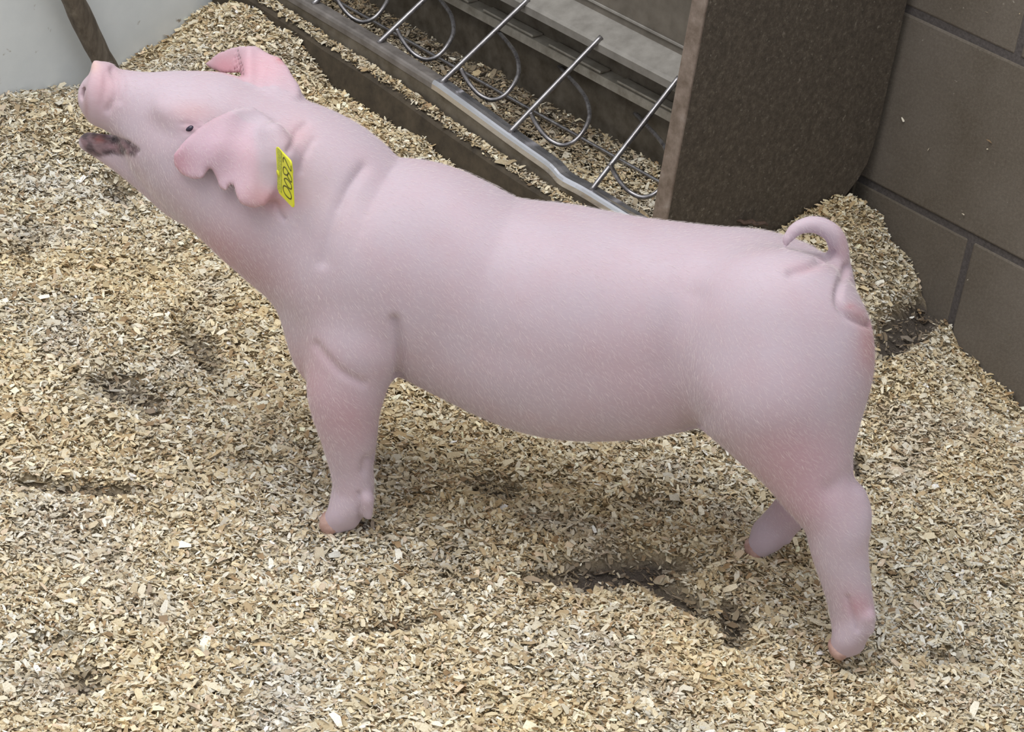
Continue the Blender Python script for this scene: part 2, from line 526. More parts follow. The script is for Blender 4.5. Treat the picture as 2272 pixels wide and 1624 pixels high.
PATCH = [(1340, 1268, 150, 30, -4, 1.0), (1500, 1315, 80, 22, 22, .9), (1545, 1350, 70, 16, 20, .7), (1625, 1365, 26, 48, -15, .9),
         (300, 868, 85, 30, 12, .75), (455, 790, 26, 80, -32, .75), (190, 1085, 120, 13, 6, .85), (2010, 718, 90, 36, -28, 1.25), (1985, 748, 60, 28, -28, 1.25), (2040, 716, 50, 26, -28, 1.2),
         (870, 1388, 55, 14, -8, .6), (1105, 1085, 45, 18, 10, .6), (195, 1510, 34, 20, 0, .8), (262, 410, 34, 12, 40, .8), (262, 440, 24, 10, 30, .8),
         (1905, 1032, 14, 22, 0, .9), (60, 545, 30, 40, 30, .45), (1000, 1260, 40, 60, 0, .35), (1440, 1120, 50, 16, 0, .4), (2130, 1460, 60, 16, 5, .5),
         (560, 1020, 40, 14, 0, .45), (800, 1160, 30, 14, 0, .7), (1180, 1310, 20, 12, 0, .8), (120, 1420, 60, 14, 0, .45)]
def bare_at(P):
    u, v = project(P)
    b = np.zeros(len(P))
    wob = value_noise(P[:, 0], P[:, 1], 0.014, 5) - 0.5
    wob2 = value_noise(P[:, 0], P[:, 1], 0.045, 6) - 0.5
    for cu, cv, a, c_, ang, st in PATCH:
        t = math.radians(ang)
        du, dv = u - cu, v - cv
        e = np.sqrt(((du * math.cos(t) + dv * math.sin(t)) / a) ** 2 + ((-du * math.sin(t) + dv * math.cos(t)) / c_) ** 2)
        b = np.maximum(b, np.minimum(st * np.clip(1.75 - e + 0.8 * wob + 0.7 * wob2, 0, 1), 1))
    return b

def bed_z(x, y):
    x = np.asarray(x, float); y = np.asarray(y, float)
    num = np.zeros_like(x); den = np.zeros_like(x)
    for c in CTRL:
        d2 = (x - c[0]) ** 2 + (y - c[1]) ** 2 + 0.02 ** 2
        w = 1.0 / d2 ** 1.6
        num += w * c[2]; den += w
    z = num / den
    z = z + 0.010 * (value_noise(x, y, 0.09, 1) - 0.5) + 0.007 * (value_noise(x, y, 0.035, 2) - 0.5) + 0.004 * (value_noise(x, y, 0.014, 3) - 0.5)
    return z

def in_pen(x, y, pad=0.0):
    P = np.stack([x, y, np.zeros_like(x)], 1)
    s, q, _ = to_pen(P)
    qo = np.where(s < S_PANEL0 - 0.002, 0.315, 0.331)
    lim = np.where(s < S_PANEL1 + 0.003, qo, 0.0)
    return (s > S_LEFT + pad) & (q > lim + pad)

# ground sheet under the loose shavings
NX, NY = 240, 240
gx, gy = np.meshgrid(np.linspace(-1.15, 1.05, NX), np.linspace(-0.95, 1.15, NY), indexing='ij')
gz = bed_z(gx.ravel(), gy.ravel())
GP = np.stack([gx.ravel(), gy.ravel(), gz], 1)
gb = bare_at(GP)
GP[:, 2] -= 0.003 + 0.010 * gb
gs, gq, _ = to_pen(GP)
keep = (gs > S_LEFT - 0.012) & (gq > np.where(gs < S_PANEL1 - 0.010, 0.306, -0.012))
# the sheet stops at the walls, the sill and the feeder end panel
ns_ = np.maximum(gs, S_LEFT + 0.0002)
nq_ = np.maximum(gq, np.where(gs < S_PANEL0, 0.315, 0.0002))
ns_ = np.where((gs >= S_PANEL0) & (gq < 0.331), np.maximum(ns_, S_PANEL1 - 0.001), ns_)
GP[:, :2] += (ns_ - gs)[:, None] * WD[:2] + (nq_ - gq)[:, None] * WN[:2]
idx = np.arange(NX * NY).reshape(NX, NY)
quads = np.stack([idx[:-1, :-1], idx[1:, :-1], idx[1:, 1:], idx[:-1, 1:]], -1).reshape(-1, 4)
quads = quads[keep[quads].all(1)]
used = np.unique(quads); remap = -np.ones(NX * NY, int); remap[used] = np.arange(len(used))
me = bpy.data.meshes.new('bedding_ground')
me.from_pydata(GP[used].tolist(), [], remap[quads].tolist())
at = me.attributes.new('bare', 'FLOAT', 'POINT'); at.data.foreach_set('value', gb[used].astype(np.float32))
me.polygons.foreach_set('use_smooth', np.ones(len(me.polygons), bool)); me.update()
tag(put('bedding_ground', me, M['bedding']), 'packed tan bedding with dark trodden patches under the shavings', 'bedding', kind='stuff')

def lin(c): return np.array(srgb(*c)[:3])
PAL = np.array([lin(c) for c in ((228, 217, 192), (216, 202, 172), (202, 184, 150), (238, 232, 216), (182, 160, 126), (152, 126, 94), (220, 214, 199), (214, 194, 170))])
PALW = np.array([.20, .20, .17, .14, .10, .05, .08, .06])

def flake_mesh(name, base, nrm_sigma, size, tint, lift, r, clamp=False):
    """base (N,3) points, each grows one curled shaving of 3 quads"""
    N = len(base)
    az = r.uniform(0, 2 * math.pi, N)
    nrm = np.stack([r.normal(0, nrm_sigma, N), r.normal(0, nrm_sigma, N), np.ones(N)], 1)
    nrm /= np.linalg.norm(nrm, axis=1)[:, None]
    t = np.stack([np.cos(az), np.sin(az), np.zeros(N)], 1)
    t -= nrm * (t * nrm).sum(1)[:, None]; t /= np.linalg.norm(t, axis=1)[:, None]
    b = np.cross(nrm, t)
    L = size * np.exp(np.clip(r.normal(0, 0.45, N), -1.2, 1.25)); W = L * r.uniform(0.20, 0.58, N)
    curl = r.normal(0.0, 0.22, N)
    V = np.zeros((N, 6, 3))
    for i in range(3):
        f = (i / 2.0 - 0.5)
        wv = W * (1.0 if i == 1 else 0.35 + 0.55 * r.random(N))
        c = base + t * (f * L)[:, None] + nrm * ((curl * L * (0.25 - f * f) * 2) + lift)[:, None]
        V[:, 2 * i] = c - b * (wv / 2)[:, None]
        V[:, 2 * i + 1] = c + b * (wv / 2)[:, None]
    if clamp:      # shavings lie against the walls, the sill and the end panel, not inside them
        bs, bq, bz = to_pen(base)
        vs = ((V - W0) @ WD); vq = ((V - W0) @ WN); vz = V[:, :, 2]
        bs, bq = bs[:, None], bq[:, None]
        ledge = (bs < S_PANEL0) & (bq < 0.3148)
        lo_q = np.where(ledge, 0.2945, np.where(bs < S_PANEL1 + 0.002, np.where(bs < S_PANEL0 - 0.004, 0.3153, 0.3315), 0.0006))
        lo_q = np.broadcast_to(lo_q, vq.shape)
        lo_s = np.where((bs > S_PANEL1) & (bq < 0.333), S_PANEL1 + 0.0005, S_LEFT + 0.0006)
        ns_, nq_ = np.maximum(vs, lo_s), np.maximum(vq, lo_q)
        ns_ = np.where(ledge, np.minimum(ns_, S_PANEL0 - 0.0015), ns_)
        V = V + (ns_ - vs)[:, :, None] * WD + (nq_ - vq)[:, :, None] * WN
        V[:, :, 2] = np.where(ledge, np.maximum(V[:, :, 2], sill_z(ns_) + 0.0008), V[:, :, 2])
    F = np.array([[0, 2, 3, 1], [2, 4, 5, 3]])
    faces = (F[None] + (np.arange(N) * 6)[:, None, None]).reshape(-1, 4)
    me = bpy.data.meshes.new(name)
    nv, nf = N * 6, N * 2
    me.vertices.add(nv); me.vertices.foreach_set('co', V.reshape(-1).astype(np.float32))
    me.loops.add(nf * 4); me.loops.foreach_set('vertex_index', faces.reshape(-1).astype(np.int32))
    me.polygons.add(nf); me.polygons.foreach_set('loop_start', (np.arange(nf) * 4).astype(np.int32))
    me.update(calc_edges=True)
    col = np.ones((nv, 4), np.float32); col[:, :3] = np.repeat(tint, 6, 0)
    a = me.attributes.new('tint', 'FLOAT_COLOR', 'POINT'); a.data.foreach_set('color', col.reshape(-1))
    return me

def flake_tint(P, b, r):
    N = len(P)
    k = r.choice(len(PAL), N, p=PALW / PALW.sum())
    c = PAL[k] * np.exp(r.normal(0, 0.14, N))[:, None]
    warm = value_noise(P[:, 0], P[:, 1], 0.11, 21)[:, None]
    c = c * (1 + (warm - 0.5) * np.array([0.08, -0.02, -0.24])) * np.array([1.06, 1.07, 1.04])
    grey = value_noise(P[:, 0], P[:, 1], 0.06, 22)[:, None]
    g = np.clip(grey - 0.66, 0, 1) * 1.1
    c = c * (1 - g) + c.mean(1)[:, None] * g * 0.85
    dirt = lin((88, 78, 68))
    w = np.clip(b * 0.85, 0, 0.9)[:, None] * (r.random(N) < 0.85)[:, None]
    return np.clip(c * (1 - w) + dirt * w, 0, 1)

r = np.random.default_rng(3)
N0 = 1330000
x = r.uniform(-1.05, 1.0, N0); y = r.uniform(-0.85, 1.1, N0)
ok = in_pen(x, y, 0.0015)
x, y = x[ok], y[ok]
u, v = project(np.stack([x, y, np.zeros_like(x)], 1))
inside = (u > -160) & (u < PW + 160) & (v > -160) & (v < PH + 160)
ring = (u > -560) & (u < PW + 560) & (v > -560) & (v < PH + 560)
rr_ = r.random(len(x))
ok = inside | (ring & (rr_ < 0.42)) | (rr_ < 0.07)
x, y, inside, ring = x[ok], y[ok], inside[ok], ring[ok]
z = bed_z(x, y)
P = np.stack([x, y, z], 1)
b = bare_at(P)
ok = r.random(len(x)) > 0.88 * b
P, b, inside, ring = P[ok], b[ok], inside[ok], ring[ok]
P[:, 2] += r.uniform(-0.003, 0.003, len(P)) - 0.010 * b
size = np.where(inside, 0.0047, np.where(ring, 0.0066, 0.012))
# a dusting along the sill ledge
ns = 3800
s_ = r.uniform(S0, S1, ns); q_ = 0.2955 + np.abs(r.normal(0, 0.008, ns)); q_ = np.where(q_ > 0.314, r.uniform(.296, .314, ns), q_)
LP = np.array([pen(a, c_, float(sill_z(a)) + 0.001 + r.uniform(0, 0.003)) for a, c_ in zip(s_, q_)])
STUCK = np.array([on_q(a_, b_, 0.002) for a_, b_ in ((2197, 312), (2192, 330), (2136, 478), (2147, 622), (2190, 25), (2262, 30), (2003, 265), (2240, 745), (2060, 330))])
LP = np.vstack([LP, STUCK]); ns = len(LP)
P2 = np.vstack([P, LP]); b2 = np.concatenate([b, np.full(ns, 0.35)]); size = np.concatenate([size, np.full(ns, 0.0045)])
me = flake_mesh('wood_shavings', P2, 0.42, size, flake_tint(P2, b2, r), r.uniform(-0.001, 0.002, len(P2)), r, True)
tag(put('wood_shavings', me, M['flake']), 'loose pale wood shavings strewn over the pen floor', 'shavings', kind='stuff')

# shavings and crumbs lying in the trough
nt_ = 24000
s_ = r.uniform(S0, S1, nt_); q_ = r.uniform(0.134, 0.268, nt_)
tz = 0.083 + 0.006 * value_noise(s_, q_, 0.03, 31) + np.abs(q_ - 0.2) ** 2 * 1.2 + r.uniform(-.002, .002, nt_)
tz = np.where(r.random(nt_) < 0.3, r.uniform(0.0725, 0.083, nt_), tz)
TP = np.array([pen(a, c_, zz) for a, c_, zz in zip(s_, q_, tz)])
me = flake_mesh('trough_shavings', TP, 0.40, np.full(nt_, 0.0046), flake_tint(TP, np.clip(0.75 - 5.0 * (s_ + 0.27), 0.08, 0.85), r), np.zeros(nt_), r)
tag(put('trough_shavings', me, M['flake']), 'pale wood shavings fallen into the steel feeder trough', 'shavings', kind='stuff')

# ------------------------------------------------------------------ the pig
PSI = math.radians(6.0)
XP = np.array([math.cos(PSI), -math.sin(PSI), 0.0])      # towards the tail
YP = np.array([math.sin(PSI), math.cos(PSI), 0.0])       # towards the far side
RP = np.stack([XP, YP, ZV])                              # world -> pig rows
C_L = RP @ CPOS
F_L, R_L, U_L = RP @ FWD, RP @ CR, RP @ CU
MM = 0.001

def pg(u, v, lat):
    """pig-space point seen at (u,v) in the plane lat metres beside the spine"""
    d = RP @ pixray(u, v)
    t = (lat - C_L[1]) / d[1]
    return C_L + d * t

def pxm(r):                                              # pixel length at the pig -> metres
    return r / (FPX / DIST)

def pproj(P):
    Q = P - C_L
    w = Q @ F_L
    return PW / 2 + FPX * (Q @ R_L) / w, PH / 2 - FPX * (Q @ U_L) / w

VOX = 0.0023
GMIN = np.array([-0.425, -0.150, -0.012]); GMAX = np.array([0.365, 0.150, 0.425])
GN = np.ceil((GMAX - GMIN) / VOX).astype(int) + 1
AX = [GMIN[i] + VOX * np.arange(GN[i]) for i in range(3)]
SDF = np.full(GN, 0.2, np.float32)

def smin(a, b, k):
    h = np.clip(0.5 + 0.5 * (b - a) / k, 0, 1)
    return b * (1 - h) + a * h - k * h * (1 - h)
def smax(a, b, k): return -smin(-a, -b, k)

def region(lo, hi):
    i0 = np.clip(np.floor((np.asarray(lo) - GMIN) / VOX).astype(int), 0, GN - 1)
    i1 = np.clip(np.ceil((np.asarray(hi) - GMIN) / VOX).astype(int) + 1, 1, GN)
    sl = tuple(slice(a, b) for a, b in zip(i0, i1))
    X, Y, Z = np.meshgrid(AX[0][sl[0]], AX[1][sl[1]], AX[2][sl[2]], indexing='ij', sparse=True)
    return sl, X.astype(np.float32), Y.astype(np.float32), Z.astype(np.float32)

def merge(sl, d, k, mode='add'):
    d = d.astype(np.float32)
    if mode == 'add': SDF[sl] = smin(SDF[sl], d, k)
    else: SDF[sl] = smax(SDF[sl], -d, k)

def sweep(stations, k, pad=0.05, power=2.3):
    """stations: (u, v, r_px, width_ratio, lat_mm); section swept along a line in the median plane"""
    S = catmull(stations, 14)
    C = np.array([pg(a[0], a[1], a[4] * MM) for a in S])
    r = pxm(S[:, 2]); w = S[:, 3]; lat = S[:, 4] * MM
    lo = C.min(0) - r.max() - pad; hi = C.max(0) + r.max() + pad
    sl, X, Y, Z = region(lo, hi)
    x2, z2 = X[:, 0, 0], Z[0, 0, :]
    gx_, gz_ = np.meshgrid(x2, z2, indexing='ij')
    best = np.full(gx_.shape, 1e9); R = np.zeros_like(best); Wd = np.zeros_like(best); La = np.zeros_like(best)
    for i in range(len(C) - 1):
        a, b = C[i, [0, 2]], C[i + 1, [0, 2]]
        d = b - a; L2 = d @ d + 1e-12
        t = np.clip(((gx_ - a[0]) * d[0] + (gz_ - a[1]) * d[1]) / L2, 0, 1)
        dd = np.hypot(gx_ - a[0] - t * d[0], gz_ - a[1] - t * d[1])
        sc = dd - (r[i] + (r[i + 1] - r[i]) * t)
        mk = sc < best
        best[mk] = sc[mk]
        R[mk] = (r[i] + (r[i + 1] - r[i]) * t)[mk]; Wd[mk] = (w[i] + (w[i + 1] - w[i]) * t)[mk]; La[mk] = (lat[i] + (lat[i + 1] - lat[i]) * t)[mk]
    D2 = (best + R)
    D2, R, Wd, La = (q[:, None, :].astype(np.float32) for q in (D2, R, Wd, La))
    y = np.abs(Y - La) / Wd
    d = (np.abs(D2) ** power + y ** power) ** (1 / power) - R
    merge(sl, d * 0.9, k)

def chain(pts, k, per=6, mode='add', squash=None):
    """pts: (u,v,lat_mm,r_px) or explicit; smooth tapered limb"""
    S = catmull(pts, per) if per > 1 else np.asarray(pts, float)
    C = np.array([pg(a[0], a[1], a[2] * MM) for a in S]); r = pxm(S[:, 3])
    pad = max(k * 1.2, 0.012)
    lo = (C - r[:, None]).min(0) - pad; hi = (C + r[:, None]).max(0) + pad
    sl, X, Y, Z = region(lo, hi)
    d = None
    for i in range(len(C) - 1):
        a, ab = C[i], C[i + 1] - C[i]
        L2 = ab @ ab + 1e-12
        L_ = math.sqrt(L2)
        kt = max(-0.95, min(0.95, (r[i + 1] - r[i]) / L_))
        xa = ((X - a[0]) * ab[0] + (Y - a[1]) * ab[1] + (Z - a[2]) * ab[2]) / L_
        hp = np.sqrt(np.maximum((X - a[0]) ** 2 + (Y - a[1]) ** 2 + (Z - a[2]) ** 2 - xa * xa, 0))
        t = np.clip((xa + kt * hp / math.sqrt(1 - kt * kt)) / L_, 0, 1)
        e = np.sqrt((X - a[0] - t * ab[0]) ** 2 + (Y - a[1] - t * ab[1]) ** 2 + (Z - a[2] - t * ab[2]) ** 2) - (r[i] + (r[i + 1] - r[i]) * t)
        d = e if d is None else np.minimum(d, e)
    merge(sl, d, k, mode)

def ellipsoid(u, v, lat, a, b, c, k, rot=0.0, mode='add', yaw=0.0):
    """a along body px, b lateral mm, c vertical px; rot tilts it in the median plane"""
    C = pg(u, v, lat * MM)
    A, B, Cc = pxm(a), b * MM, pxm(c)
    m_ = max(A, B, Cc) + max(k * 1.2, 0.012)
    sl, X, Y, Z = region(C - m_, C + m_)
    t = math.radians(rot); cs, sn = math.cos(t), math.sin(t)
    X, Y, Z = X - C[0], Y - C[1], Z - C[2]
    if yaw:
        ty = math.radians(yaw)
        X, Y = X * math.cos(ty) + Y * math.sin(ty), -X * math.sin(ty) + Y * math.cos(ty)
    xr, zr = X * cs - Z * sn, X * sn + Z * cs
    k0 = np.sqrt((xr / A) ** 2 + (Y / B) ** 2 + (zr / Cc) ** 2)
    k1 = np.sqrt((xr / A ** 2) ** 2 + (Y / B ** 2) ** 2 + (zr / Cc ** 2) ** 2) + 1e-9
    merge(sl, k0 * (k0 - 1) / k1, k, mode)

def poly_sd(px, py, poly):
    """signed distance (negative inside) to a polygon, vectorised"""
    d = np.full(px.shape, 1e9, np.float32); inside = np.zeros(px.shape, bool)
    n = len(poly)
    for i in range(n):
        ax_, ay_ = poly[i]; bx_, by_ = poly[(i + 1) % n]
        ex, ey = bx_ - ax_, by_ - ay_
        wx, wy = px - ax_, py - ay_
        t = np.clip((wx * ex + wy * ey) / (ex * ex + ey * ey + 1e-9), 0, 1)
        d = np.minimum(d, (wx - ex * t) ** 2 + (wy - ey * t) ** 2)
        c = ((ay_ > py) != (by_ > py)) & (px < (bx_ - ax_) * (py - ay_) / (by_ - ay_ + 1e-12) + ax_)
        inside ^= c
    d = np.sqrt(d)
    return np.where(inside, -d, d)

def sheet(poly, latfn, thick, k, lat_lo, lat_hi, rnd=3.0):
    """thin flap (an ear): outline in pixels, bent surface lat = latfn(u,v), real thickness"""
    P = np.array([pg(a, b, l) for a, b in poly for l in (lat_lo, lat_hi)])
    sl, X, Y, Z = region(P.min(0) - 0.015, P.max(0) + 0.015)
    X, Y, Z = np.broadcast_arrays(X, Y, Z)
    Q = np.stack([X, Y, Z], -1).reshape(-1, 3)
    u, v = pproj(Q)
    sd = pxm(poly_sd(u.astype(np.float32), v.astype(np.float32), poly)) + rnd * MM
    h = np.abs(Q[:, 1] - latfn(u, v)) * 0.85 - thick / 2 + rnd * MM * 0.55
    d = np.minimum(np.maximum(sd, h), 0) + np.hypot(np.maximum(sd, 0), np.maximum(h, 0)) - rnd * MM * 0.55
    merge(sl, d.reshape(X.shape), k)

# --- trunk, neck and skull
sweep([(1722, 708, 168, 0.98, 0), (1640, 714, 196, 0.94, 0), (1535, 722, 217, 0.90, 0), (1385, 728, 244, 0.86, 0), (1235, 712, 256, 0.86, 0), (1080, 668, 236, 0.85, 0),
       (925, 592, 232, 0.84, 0), (800, 553, 210, 0.82, 0), (680, 456, 213, 0.80, 0), (570, 388, 186, 0.80, 0), (480, 340, 164, 0.82, 0),
       (410, 306, 132, 0.84, 0)], 0.01)
# muzzle
sweep([(470, 276, 104, 1.0, 0), (400, 262, 94, 0.96, 0), (330, 244, 80, 0.92, 0), (275, 228, 71, 0.90, 0), (236, 216, 61, 0.95, 0)], 0.014, power=2.2)
# rooting disc
def disc():
    c = pg(227, 206, 0.0)
    sl, X, Y, Z = region(c - 0.06, c + 0.06)
    xx = (X - c[0]); yy = Y / 0.0225; zz = (Z - c[2] - 0.0005) / 0.0232
    rr = (np.sqrt(yy ** 2 + zz ** 2) - 1) * 0.0228
    sl_ = np.abs(xx + 0.06 * (Z - c[2])) - 0.0030
    d = np.minimum(np.maximum(rr, sl_), 0) + np.hypot(np.maximum(rr, 0), np.maximum(sl_, 0)) - 0.0026
    merge(sl, d, 0.009)
disc()
chain([(211, 142, 0, 8), (219, 158, 0, 15)], 0.005, 1)
# lower jaw
sweep([(420, 404, 92, 0.70, 0), (350, 376, 66, 0.72, 0), (285, 348, 45, 0.80, 0), (230, 326, 30, 0.95, 0), (197, 314, 22, 1.1, 0)], 0.010, power=2.2)
# cheeks and jowls
for sgn in (-1, 1):
    ellipsoid(425, 356, 32 * sgn, 84, 24, 80, 0.020, 20)
    ellipsoid(545, 460, 36 * sgn, 115, 27, 85, 0.030, 30)
    ellipsoid(405, 256, 33 * sgn, 56, 12, 24, 0.014, 12)      # brow
# mouth gap between muzzle and jaw
chain([(165, 283, 0, 9), (200, 286, 0, 11), (236, 300, 0, 8), (275, 318, 0, 4)], 0.006, 4, 'cut')
for sgn in (-1, 1):
    chain([(215, 296, 22 * sgn, 9), (262, 313, 27 * sgn, 6), (300, 331, 31 * sgn, 4)], 0.005, 4, 'cut')
# nostrils
for sgn in (-1, 1):
    ellipsoid(212, 212, 13.5 * sgn, 34, 5.8, 19, 0.002, 0, 'cut')

# --- shoulders and fore legs
for sgn in (-1, 1):
    ellipsoid(800, 630, 50 * sgn, 140, 38, 165, 0.035, -12)
    ellipsoid(792, 740, 58 * sgn, 96, 34, 112, 0.014, -8)
ellipsoid(736, 735, -8, 96, 52, 136, 0.028, -14)                 # brisket
chain([(790, 770, -60, 92), (770, 850, -63, 88), (767, 905, -64, 76), (773, 955, -63, 65), (777, 1000, -62, 56), (780, 1035, -62, 49), (784, 1075, -62, 47), (781, 1105, -62, 47)], 0.012)
chain([(780, 770, 58, 82), (768, 860, 60, 70), (772, 905, 60, 58), (778, 945, 60, 48), (782, 975, 60, 42), (782, 1000, 60, 41)], 0.012)
# --- hams and hind legs
ellipsoid(1724, 782, -54, 204, 60, 226, 0.026, -8)
ellipsoid(1680, 735, 46, 176, 50, 198, 0.035, -6)
chain([(1722, 850, -60, 165), (1756, 935, -66, 136), (1782, 1005, -73, 106), (1810, 1075, -80, 82), (1843, 1130, -84, 71), (1858, 1170, -86, 68), (1862, 1215, -88, 62), (1873, 1270, -90, 55),
       (1885, 1325, -91, 50), (1893, 1370, -91, 49)], 0.024)
chain([(1896, 1104, -82, 26), (1902, 1135, -84, 28), (1896, 1165, -86, 26)], 0.010, 3)        # point of hock
chain([(1690, 850, 50, 140), (1720, 930, 52, 105), (1770, 1000, 54, 76), (1800, 1055, 54, 58), (1778, 1105, 54, 48), (1741, 1150, 54, 44), (1706, 1185, 54, 42)], 0.022)
# tail
chain([(1790, 690, -2, 70), (1830, 640, -4, 46), (1852, 602, -6, 30)], 0.022, 5)
chain([(1830, 640, -4, 40), (1854, 598, -6, 28), (1861, 556, -8, 22), (1847, 518, -12, 20.5), (1808, 498, -15, 18.5), (1770, 506, -20, 15), (1750, 526, -24, 12), (1745, 536, -26, 9)], 0.004, 8)
# cleft under the tail
chain([(1872, 632, 12, 9), (1884, 668, 10, 11), (1903, 700, 8, 8), (1925, 735, 4, 5)], 0.012, 4, 'cut')
chain([(1876, 668, 5, 8), (1893, 690, 4, 7)], 0.005, 1)

# --- feet: two toes each, dew claws behind
def foot(heel, tip, spread, lat, rr, dews, kk=0.005):
    hu, hv = heel; tu, tv = tip
    for sgn in (-1, 1):
        l = lat + sgn * spread
        chain([(hu, hv, l * .6 + lat * .4, rr), ((hu * .5 + tu * .5), (hv * .45 + tv * .55), l, rr * .88), (tu, tv, l, rr * .74)], kk, 3)
    for (du, dv, dl, dr, eu, ev) in dews:
        chain([(du, dv, dl, dr), (eu, ev, dl, dr * .55)], 0.003, 1)
chain([(775, 1120, -64, 34), (770, 1148, -66, 30)], 0.006, 1)
foot((774, 1114), (742, 1158), 9.5, -62, 37, [(812, 1106, -73, 19, 817, 1144), (812, 1096, -52, 17, 814, 1128)])
foot((782, 1006), (760, 1036), 9.5, 60, 34, [])
chain([(1893, 1395, -92, 36), (1890, 1424, -94, 30)], 0.006, 1)
foot((1890, 1386), (1870, 1432), 10.0, -91, 38, [(1922, 1366, -101, 20, 1929, 1398), (1918, 1360, -82, 18, 1922, 1388)])
foot((1706, 1187), (1680, 1216), 9.5, 54, 36, [(1742, 1180, 46, 16, 1748, 1200)])

# --- ears
def first_hit(u, v):
    d = RP @ pixray(u, v)
    t = np.arange(DIST - 0.35, DIST + 0.3, 0.0015)
    P = C_L + d * t[:, None]
    i = np.round((P - GMIN) / VOX).astype(int)
    ok_ = ((i >= 0) & (i < GN)).all(1)
    i = np.clip(i, 0, GN - 1)
    s_ = np.where(ok_, SDF[i[:, 0], i[:, 1], i[:, 2]], 1)
    k_ = np.argmax(s_ < 0)
    return P[k_, 1] if s_[k_] < 0 else np.nan
EAR_N = [(560, 232), (517, 240), (474, 259), (434, 285), (403, 315), (382, 343), (384, 369), (403, 391), (425, 400), (445, 401), (458, 392), (466, 374), (476, 392), (485, 420), (503, 429), (515, 409),
         (522, 437), (533, 456), (562, 465), (592, 458), (606, 430), (612, 380), (618, 320), (604, 262)]
SM = [(a_, b_, first_hit(a_, b_)) for a_ in np.linspace(375, 625, 14) for b_ in np.linspace(230, 470, 13)]
SM = np.array([q_ for q_ in SM if q_[2] == q_[2]])
def qb(u, v):
    a_, b_ = (u - 500) / 120.0, (v - 350) / 120.0
    return np.stack([np.ones_like(a_), a_, b_, a_ * a_, a_ * b_, b_ * b_], -1)
QC = np.linalg.lstsq(qb(SM[:, 0], SM[:, 1]), SM[:, 2], rcond=None)[0]
QR = (SM[:, 2] - qb(SM[:, 0], SM[:, 1]) @ QC).min()
def ear_n(u, v):
    f = qb(u, v) @ QC + min(QR, 0) * 0.7
    root = np.clip((u - 560) / 60.0, 0, 1)
    hang = np.clip((v - 300) / 150.0, 0, 1)
    wave = 0.0016 * np.sin(u / 17.0 + v / 40.0) + 0.0012 * np.sin(v / 19.0)
    return f - 0.0050 - 0.0045 * hang + 0.006 * root + wave
sheet(EAR_N, ear_n, 0.0060, 0.0022, -0.115, -0.03, 2.6)
# root of the near ear
chain([(608, 300, -50, 26), (622, 350, -56, 34), (612, 410, -56, 26)], 0.014, 3)
EAR_F = [(448, 140), (485, 113), (525, 98), (568, 98), (602, 118), (622, 124), (644, 150), (658, 182), (665, 215), (640, 228), (605, 212), (575, 196), (556, 188), (540, 176), (528, 166), (490, 166), (462, 154)]
def ear_f(u, v):
    fold = np.clip((536 + (v - 130) * 0.25 - u) / 50.0, 0, 1.6)
    return 0.010 + 0.00042 * (215 - v) + 0.025 * fold - 0.010 * np.exp(-((u - 550) / 18.0) ** 2) + 0.003 * np.sin(u / 20.0)
sheet(EAR_F, ear_f, 0.0062, 0.004, 0.0, 0.12)
chain([(615, 205, 18, 24), (642, 212, 20, 22)], 0.012, 2)

# --- surface nets
def surface_nets(S):
    neg = S < 0
    n = np.array(S.shape)
    c = np.zeros(tuple(n - 1), np.int8)
    for dx in (0, 1):
        for dy in (0, 1):
            for dz in (0, 1):
                c += neg[dx:n[0] - 1 + dx, dy:n[1] - 1 + dy, dz:n[2] - 1 + dz]
    act = (c > 0) & (c < 8)
    I = np.argwhere(act)
    vid = -np.ones(act.shape, np.int64); vid[act] = np.arange(len(I))
    acc = np.zeros((len(I), 3)); cnt = np.zeros(len(I))
    corners = [(a, b, d) for a in (0, 1) for b in (0, 1) for d in (0, 1)]
    for c0 in corners:
        for ax_ in range(3):
            if c0[ax_]: continue
            c1 = list(c0); c1[ax_] = 1
            s0 = S[I[:, 0] + c0[0], I[:, 1] + c0[1], I[:, 2] + c0[2]]
            s1 = S[I[:, 0] + c1[0], I[:, 1] + c1[1], I[:, 2] + c1[2]]
            mk = (s0 < 0) != (s1 < 0)
            t = np.where(mk, s0 / np.where(mk, s0 - s1, 1), 0)
            p = np.tile(np.array(c0, float), (len(I), 1)); p[:, ax_] += t
            acc[mk] += p[mk]; cnt[mk] += 1
    V = GMIN + VOX * (I + acc / cnt[:, None])
    Q = []
    for ax_ in range(3):
        o1, o2 = [(1, 2), (2, 0), (0, 1)][ax_]
        sa = [slice(0, -1) if i == ax_ else slice(1, -1) for i in range(3)]
        sb = [slice(1, None) if i == ax_ else slice(1, -1) for i in range(3)]
        e = neg[tuple(sa)] != neg[tuple(sb)]
        flip = neg[tuple(sa)][e]
        J = np.argwhere(e) + np.array([0 if i == ax_ else 1 for i in range(3)])
        d1 = np.eye(3, dtype=int)[o1]; d2 = np.eye(3, dtype=int)[o2]
        g = lambda K: vid[K[:, 0], K[:, 1], K[:, 2]]
        q = np.stack([g(J - d1 - d2), g(J - d2), g(J), g(J - d1)], 1)
        q[~flip] = q[~flip][:, ::-1]
        Q.append(q)
    return V, np.concatenate(Q)

BV, BF = surface_nets(SDF)

